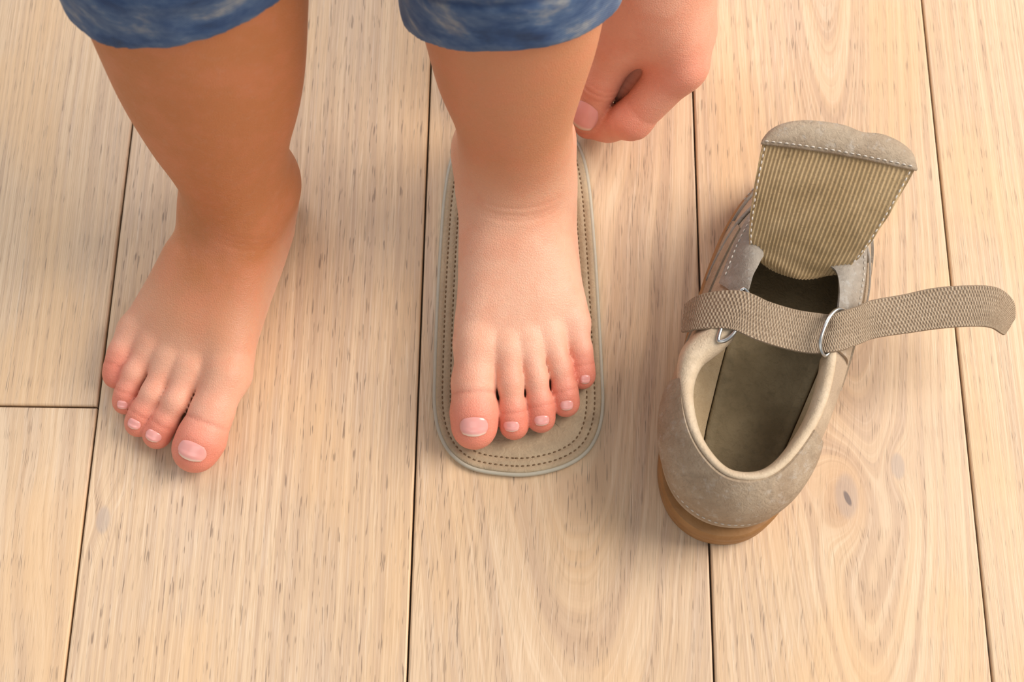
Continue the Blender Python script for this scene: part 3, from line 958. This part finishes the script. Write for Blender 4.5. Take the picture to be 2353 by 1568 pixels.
def shell(u, v, off=0.):
    a = usample(u)
    def pt(u, v):
        a = usample(u); dm = min(max(a[5], 0), 1)
        hor = v*(1-dm)+(1-math.cos(v*math.pi/2))*dm
        ver = v*(1-dm)+(math.sin(v*math.pi/2)**.9)*dm
        bulge = 5.2*math.sin(math.pi*v**.8)*(1-dm)
        t = a[0]+(a[2]-a[0])*hor; w = a[1]+(a[3]-a[1])*hor; z = ZA-1.5+(a[4]-ZA+1.5)*ver
        b = usample(u+.05); c = usample(u-.05)
        tx, ty = b[0]-c[0], b[1]-c[1]; l = math.hypot(tx, ty)+1e-9
        return np.array([t-ty/l*bulge, w+tx/l*bulge, z])
    p = pt(u, v)
    if off:
        du = pt(u+.08, v)-pt(u-.08, v); dv = pt(u, min(v+.02, 1))-pt(u, max(v-.02, 0))
        n = np.cross(du, dv); n /= np.linalg.norm(n)+1e-9
        c = np.array([95, 0, 25.])
        if n @ (p-c) < 0: n = -n
        p = p+n*off
    return p
_chk = shell(4, .5)
def shell_w(u, v, off=0.): return S(*shell(u, v, off))
def patch(name, mat, u0, u1, nu, vlo, vhi, nv, off, thick, lab=None, parent=None):
    mb = MB(); top = []; bot = []
    for i in range(nu+1):
        s = i/nu; u = u0+(u1-u0)*s; a, b = vlo(s), vhi(s)
        of = off if callable(off) else (lambda v: off)
        top.append([shell_w(u, a+(b-a)*j/nv, of(a+(b-a)*j/nv)) for j in range(nv+1)])
        bot.append([shell_w(u, a+(b-a)*j/nv, of(a+(b-a)*j/nv)-thick) for j in range(nv+1)])
    n, m_ = nu+1, nv+1
    vs = [p for r in top for p in r]+[p for r in bot for p in r]; k = n*m_; fs = []
    for i in range(n-1):
        for j in range(m_-1):
            a = i*m_+j; fs.append((a, a+1, a+m_+1, a+m_)); fs.append((k+a, k+a+m_, k+a+m_+1, k+a+1))
    ring = [i*m_ for i in range(n)]+[(n-1)*m_+j for j in range(1, m_)]+[i*m_+m_-1 for i in range(n-2, -1, -1)]+[j for j in range(m_-2, 0, -1)]
    for q in range(len(ring)):
        a, b = ring[q], ring[(q+1) % len(ring)]; fs.append((a, b, k+b, k+a))
    mb.add(vs, fs)
    o = mb.build(name, mat, parent or shoe, ang=60)
    if lab: o['label'] = lab
    return o
# upper shell and lining
mb = MB(); rows = []
NV = 14
for j in range(NV+1): rows.append([shell_w(u/10*2, j/NV) for u in range(NU//2)])
mb.grid(rows, closed_v=True)
upper = mb.build('upper', M['canvas'], shoe)
mb = MB(); rows = []
for j in range(NV+1): rows.append([shell_w(u/10*2, j/NV, -2.2 if j < NV else -.8) for u in range(NU//2)])
mb.grid(rows, closed_v=True)
mb.build('lining', M['lining'], shoe)
# sole
sole_out = catmull([(s[0], s[1]) for s in ST], 260, True)
def sloop(d, z): return [S(t-(4.2*max(0, 1-t/45)**1.2 if d > 0 else 0), w, z) for t, w in inset(sole_out, -d)]
mb = MB()
rows = [sloop(-4, .3), sloop(0, .2), sloop(1.6, 1.0), sloop(2.2, 4), sloop(1.8, 5.0), sloop(2.5, 6), sloop(2.7, 11), sloop(2.2, 12), sloop(2.8, 13), sloop(2.8, 17), sloop(1.8, 19), sloop(.3, 19.6), sloop(-3, 19.2), sloop(-4, 13)]
mb.grid(rows, closed_v=True)
mb.add(rows[0], [tuple(range(259, -1, -1))]); mb.add(rows[-1], [tuple(range(260))])
o = mb.build('outsole', M['gum'], shoe, ang=40); o['label'] = 'brown gum rubber sole'
def foot_edge(d):                             # the footbed lies further in on the left
    w_ = np.array([p[1] for p in sole_out]); t_ = np.array([p[0] for p in sole_out])
    e_ = inset(sole_out, d); e_[:, 1] += 8.5*np.clip(-(w_-6)/30, 0, 1)*np.clip((160-t_)/60, 0, 1)
    return e_
def floop(d, z): return [S(t, w, z) for t, w in foot_edge(d)]
mb = MB(); rows = [floop(8.2, 12), floop(8.4, 15.4), floop(9.5, 16.0), floop(11, 15.4), floop(13, 15)]
mb.grid(rows, closed_v=True); mb.add(rows[-1], [tuple(range(260))])
o = mb.build('footbed', M['footbed'], shoe); o['label'] = 'dark olive footbed inside the shoe'
# woven side lining sloping from the wall to the footbed
edge = foot_edge(8.0); rows = []
for k in range(6):
    f = k/5; row = []
    for u in range(NU//2):
        us = u/5.; a = shell_w(us, .62, -2.7); e_ = edge[int(round(us*260/NST)) % 260]; b = S(e_[0], e_[1], 15.7)
        q = a*(1-f)+b*f; q = q+np.array([0, 0, -.004*math.sin(math.pi*f)])
        row.append(q)
    rows.append(row)
mb = MB(); mb.grid(rows, closed_v=True)
o = mb.build('side_lining', M['side_lining'], shoe); o['label'] = 'ribbed beige side lining inside the shoe'
# padded collar around the heel and ankle: rolls over the rim and down the inside
def out_n(u):
    b = usample(u+.1); c = usample(u-.1); tx, ty = b[2]-c[2], b[3]-c[3]; l = math.hypot(tx, ty)+1e-9
    n = np.array([-ty/l, tx/l, 0]); q = usample(u)
    return n if n @ np.array([q[2]-62, q[3], 0]) > 0 else -n
cu = np.linspace(16.9-NST, 6.6, 130)
rows = []; seam_in = []
for i, u in enumerate(cu):
    q = usample(u % NST); R0 = np.array([q[2], q[3], q[4]]); n = out_n(u % NST); zz = np.array([0, 0, 1.])
    e = min(1, min(i, 129-i)/8)**.6
    left = math.exp(-((u-(18.4-NST))/1.3)**2); heel = math.exp(-(u/2.6)**2)
    o = (.8+6.5*left-1.6*heel)*e
    prof = [(o*.9, -4.5-3*left), (o+.8*e, -2-1.5*left), (o*.6+.3, .9*e), (-1.4*e, 1.3*e), (-3.0*e, .2), (-4.4*e, -3*e), (-4.8*e, -7*e), (-4.2*e, -11*e), (-2.6*e, -14*e), (-1.6, -14*e-.5), (-1.0, -6)]
    rows.append([S(*(R0+n*a+zz*b)) for a, b in prof])
    seam_in.append(S(*(R0+n*-3.1*e+zz*.35)))
mb = MB(); mb.grid(rows, closed_v=True, caps=True)
collar = mb.build('padded_collar', M['collar'], shoe); collar['label'] = 'cream padded collar'
# heel counter
heel_counter = patch('heel_counter', M['suede'], -3.3, 3.3, 60, lambda s: .26+.50*abs(2*s-1)**2.6, lambda s: 1.0, 16, lambda v: 1.6+2.6*math.sin(math.pi*min(1, max(0, (v-.35)/.65)))**.8, 1.6, 'grey taupe suede heel counter')
patch('heel_band', M['canvas'], -2.2, 2.2, 40, lambda s: .0, lambda s: .30-.02*abs(2*s-1), 5, .7, .8)
# quarters, eye stays, toe rand
eye_r = patch('eye_stay', M['suede_grey'], 6.7, 9.3, 24, lambda s: .55, lambda s: 1.0, 8, 1.4, 1.4, 'grey leather eye stay')
eye_l = patch('eye_stay', M['suede_grey'], 14.0, 16.4, 24, lambda s: .55, lambda s: 1.0, 8, 1.4, 1.4, 'grey leather eye stay')
toe_rand = patch('toe_rand', M['suede_grey'], 8.2, 15.2, 60, lambda s: 0., lambda s: .42-.28*abs(2*s-1)**2, 8, 1.2, 1.2)
patch('side_panel', M['suede'], 15.0, 18.2, 24, lambda s: .0, lambda s: .5-.25*s, 6, .9, .9)
patch('side_panel', M['suede'], 5.0, 8.4, 24, lambda s: .0, lambda s: .25+.25*s, 6, .9, .9)
mb = MB(); mb.tube([shell_w(13.2+3.2*i/30, .62-.5*(i/30)**1.4, .8) for i in range(31)], .0009, 8)
mb.build('piping', M['suede_grey'], shoe)
mb = MB(); mb.tube([shell_w(9.6-2.6*i/30, .62-.5*(i/30)**1.4, .8) for i in range(31)], .0009, 8)
mb.build('piping', M['suede_grey'], shoe)

# tongue folded open over the toe
def tongue(a, b, up=0.):
    """a across -1..1, b 0 hinge .. 1 tip"""
    half = 17.5+16*b**.48
    t = 126+30*b+10*b*b - 5*(1-b)*(1-a*a)
    w = .8+a*half-1.5*b+2*b*a*a
    z = 44+46*b-6*b*b + 3.0*a*a*(1-b) + 2.5*math.cos(a*1.4)*b
    t += a*(3.5+2*b)
    return np.array([t, w, z])
def tongue_n(a, b):
    e = .01
    n = np.cross(tongue(a+e, b)-tongue(a-e, b), tongue(a, b+e)-tongue(a, b-e)); n /= np.linalg.norm(n)
    if n[0] > 0: n = -n                       # faces the heel
    return n
mb = MB(); rib = []; back = []
NA, NB = 300, 40
for i in range(NA+1):
    a = -1+2*i/NA; r1 = []; r2 = []
    for j in range(NB+1):
        b = j/NB
        n = tongue_n(a, b); wr = .5*math.sin(b*40+2*math.sin(a*3))*math.exp(-b*7)
        hgt = .34*math.sin(2*math.pi*a*(.6*(17.5+16*b**.48)+11)/1.8+1.2*math.sin(b*5+a*4)+wr*2)+1.2*wr
        p = tongue(a, b)
        r1.append(S(*(p+n*(1.2+hgt)))); r2.append(S(*(p-n*1.6)))
    rib.append(r1); back.append(r2)
mb.grid(back)
for (A_, B_) in ((rib, back),):
    e1 = [r[-1] for r in rib][::6]; e2 = [r[-1] for r in back][::6]; mb.grid([e1, e2])
    mb.grid([rib[0], back[0]]); mb.grid([rib[-1], back[-1]]); mb.grid([[r[0] for r in rib][::6], [r[0] for r in back][::6]])
tongue_o = mb.build('tongue', M['suede'], shoe)
mb = MB(); mb.grid(rib)
o = mb.build('tongue_lining', M['rib'], tongue_o); o['label'] = 'ribbed khaki inner face of the open tongue'
# rolled upper edge of the tongue
mb = MB(); rows = []
for i in range(61):
    a = -1.02+2.04*i/60
    p = tongue(a, .985); n = tongue_n(a, .985); up_ = tongue(a, 1.0)-tongue(a, .96); up_ /= np.linalg.norm(up_)
    ext = 10.5*(1-abs(a)**3.2)**.6+1.5-1.5*math.exp(-((a-.25)/.16)**2)
    prof = [(n*-1.8, 0), (n*-2.2, ext*.5), (n*-3.2, ext*.98), (n*-1.6, ext*1.04), (n*.8, ext*.8), (n*2.2, ext*.35), (n*2.7, 0), (n*2.3, -.8), (n*1.0, -.8)]
    rows.append([S(*(p+q+up_*e-np.array([0, 0, 0]))) for q, e in prof])
mb.grid(rows, closed_v=True, caps=True)
lip = mb.build('tongue_edge', M['suede'], tongue_o); lip['label'] = 'folded suede edge along the tip of the tongue'
lip_path = []
for i in range(61):
    a = -.97+1.94*i/60; p = tongue(a, .985); n = tongue_n(a, .985); up_ = tongue(a, 1.0)-tongue(a, .96); up_ /= np.linalg.norm(up_)
    lip_path.append(S(*(p+n*2.75+up_*.9)))
edge_paths = []
for a in (-.955, .955):
    edge_paths.append([S(*(tongue(a, b)+tongue_n(a, b)*1.9)) for b in np.linspace(.15, .97, 40)])
hc = [shell_w(-3.0+6.0*i/60, .33+.46*abs(2*i/60-1)**2.6, 1.7) for i in range(61)]
es1 = [shell_w(14.2+2.0*i/20, .62, 1.6) for i in range(21)]; es2 = [shell_w(6.9+2.2*i/20, .62, 1.6) for i in range(21)]
rd_ = [shell_w(14.4-5.4*i/40, .36-.24*abs(2*i/40-1)**2, 1.4) for i in range(41)]
for paths, par in (([lip_path]+edge_paths, tongue_o), ([hc], heel_counter), ([es1], eye_l), ([es2], eye_r), ([rd_], toe_rand)):
    s_ = stitches([np.array(q) for q in paths], .0017, .0012, .00034, .0003, 'stitching', M['thread_light'], par)
    s_['label'] = 'pale stitching'

# strap threaded through two rings
STRAP = [(84, -39.5, 44, 16.5), (86, -33, 53, 17), (89, -19, 60, 18), (88.5, -6, 59.5, 18), (90.5, 7, 56, 18), (93, 18, 55, 18), (95.5, 25.5, 57, 16.5), (103, 34, 55, 16), (110, 41, 52.5, 16.5), (118, 54, 51.5, 17),
         (125, 66, 52, 18), (131, 79, 52, 18), (135, 89, 50, 18), (136, 96, 45, 17), (134, 101, 39, 16)]
sp = catmull(STRAP, 150)
mb = MB(); rows = []
uvs = []
TW = np.array([.97, .12, .08])
for i, (t, w, z, wd) in enumerate(sp):
    d = (sp[min(i+1, 149)]-sp[max(i-1, 0)])[:3]; d /= np.linalg.norm(d)
    f = i/149
    tw = np.array([1., -.05-.25*max(0, f-.5), .10+.28*f]); tw -= d*(tw@d); tw /= np.linalg.norm(tw)
    n = np.cross(d, tw); n = n if n[2] > 0 else -n
    endr = 1.0
    if i < 4: endr = .86+.14*i/4
    if i > 141: endr = 1-.35*((i-141)/8)**2
    hw = wd/2*endr; th = .75
    prof = [(-hw, -th), (-hw-.35, 0), (-hw, th), (-hw*.5, th), (0, th+.1), (hw*.5, th), (hw, th), (hw+.35, 0), (hw, -th), (0, -th)]
    rows.append([S(*(np.array([t, w, z])+tw*a+n*b)) for a, b in prof])
mb.grid(rows, closed_v=True, caps=True)
strap = mb.build('strap', M['strap'], shoe, ang=50)
strap['label'] = 'woven taupe fastening strap with a loose end'
uvl = strap.data.uv_layers.new(name='UVMap')
for lp in strap.data.loops:
    k = lp.vertex_index; uvl.data[lp.index].uv = ((k//10)/149, (k % 10)/9)
def ring_part(name, c, ax1, ax2, n=48, r=.95, d_shape=True, lab=None, parent=None):
    c = np.array(c, float); ax1 = np.array(ax1, float); ax2 = np.array(ax2, float)
    pts = []
    for k in range(n):
        q = 2*math.pi*k/n; x = math.cos(q); y = math.sin(q)
        if d_shape:
            y = y if y > 0 else y*.35
            x = math.copysign(abs(x)**.8, x)
        pts.append(S(*(c+ax1*x+ax2*y)))
    m_ = MB(); m_.tube(pts, r/1000, 10, closed=True)
    o = m_.build(name, M['metal'], parent or shoe)
    if lab: o['label'] = lab
    return o
# leather tabs that hold the rings
def tab(name, pts, wd, th, mat):
    pts = catmull(pts, 24); rows = []
    for i, p in enumerate(pts):
        d = pts[min(i+1, 23)]-pts[max(i-1, 0)]; d /= np.linalg.norm(d)
        tw = np.array([1., 0, 0]); tw -= d*(tw@d); tw /= np.linalg.norm(tw); n = np.cross(d, tw)
        rows.append([S(*(p+tw*a+n*b)) for a, b in ((-wd, -th), (-wd, th), (wd, th), (wd, -th))])
    m_ = MB(); m_.grid(rows, closed_v=True, caps=True)
    return m_.build(name, mat, shoe, ang=40)
tab_r = tab('ring_tab', [(97, 36.5, 36), (97, 35, 44), (96, 31, 51.5), (95.5, 27.5, 54.5), (95.5, 27, 52), (96, 28.5, 49)], 6.5, .7, M['suede'])
ring_part('ring', (95.5, 25.3, 56), (11.5, 1.0, 1.0), (-.5, -5.2, 5.2), lab='silver D-shaped ring around the strap', parent=tab_r)
tab_l = tab('ring_tab', [(88, -36, 36), (87.5, -33.5, 45), (87, -28, 52.5), (86.5, -24.5, 55), (86.5, -24, 52.5), (87, -26, 49)], 6.5, .7, M['suede'])
ring_part('ring', (87.0, -20, 58.2), (13.4, 1.5, 1.2), (-.5, 5.0, 1.0), lab='silver ring under the strap', parent=tab_l)
tag(shoe, 'worn taupe shoe with its tongue folded open, heel towards the camera', 'shoe')
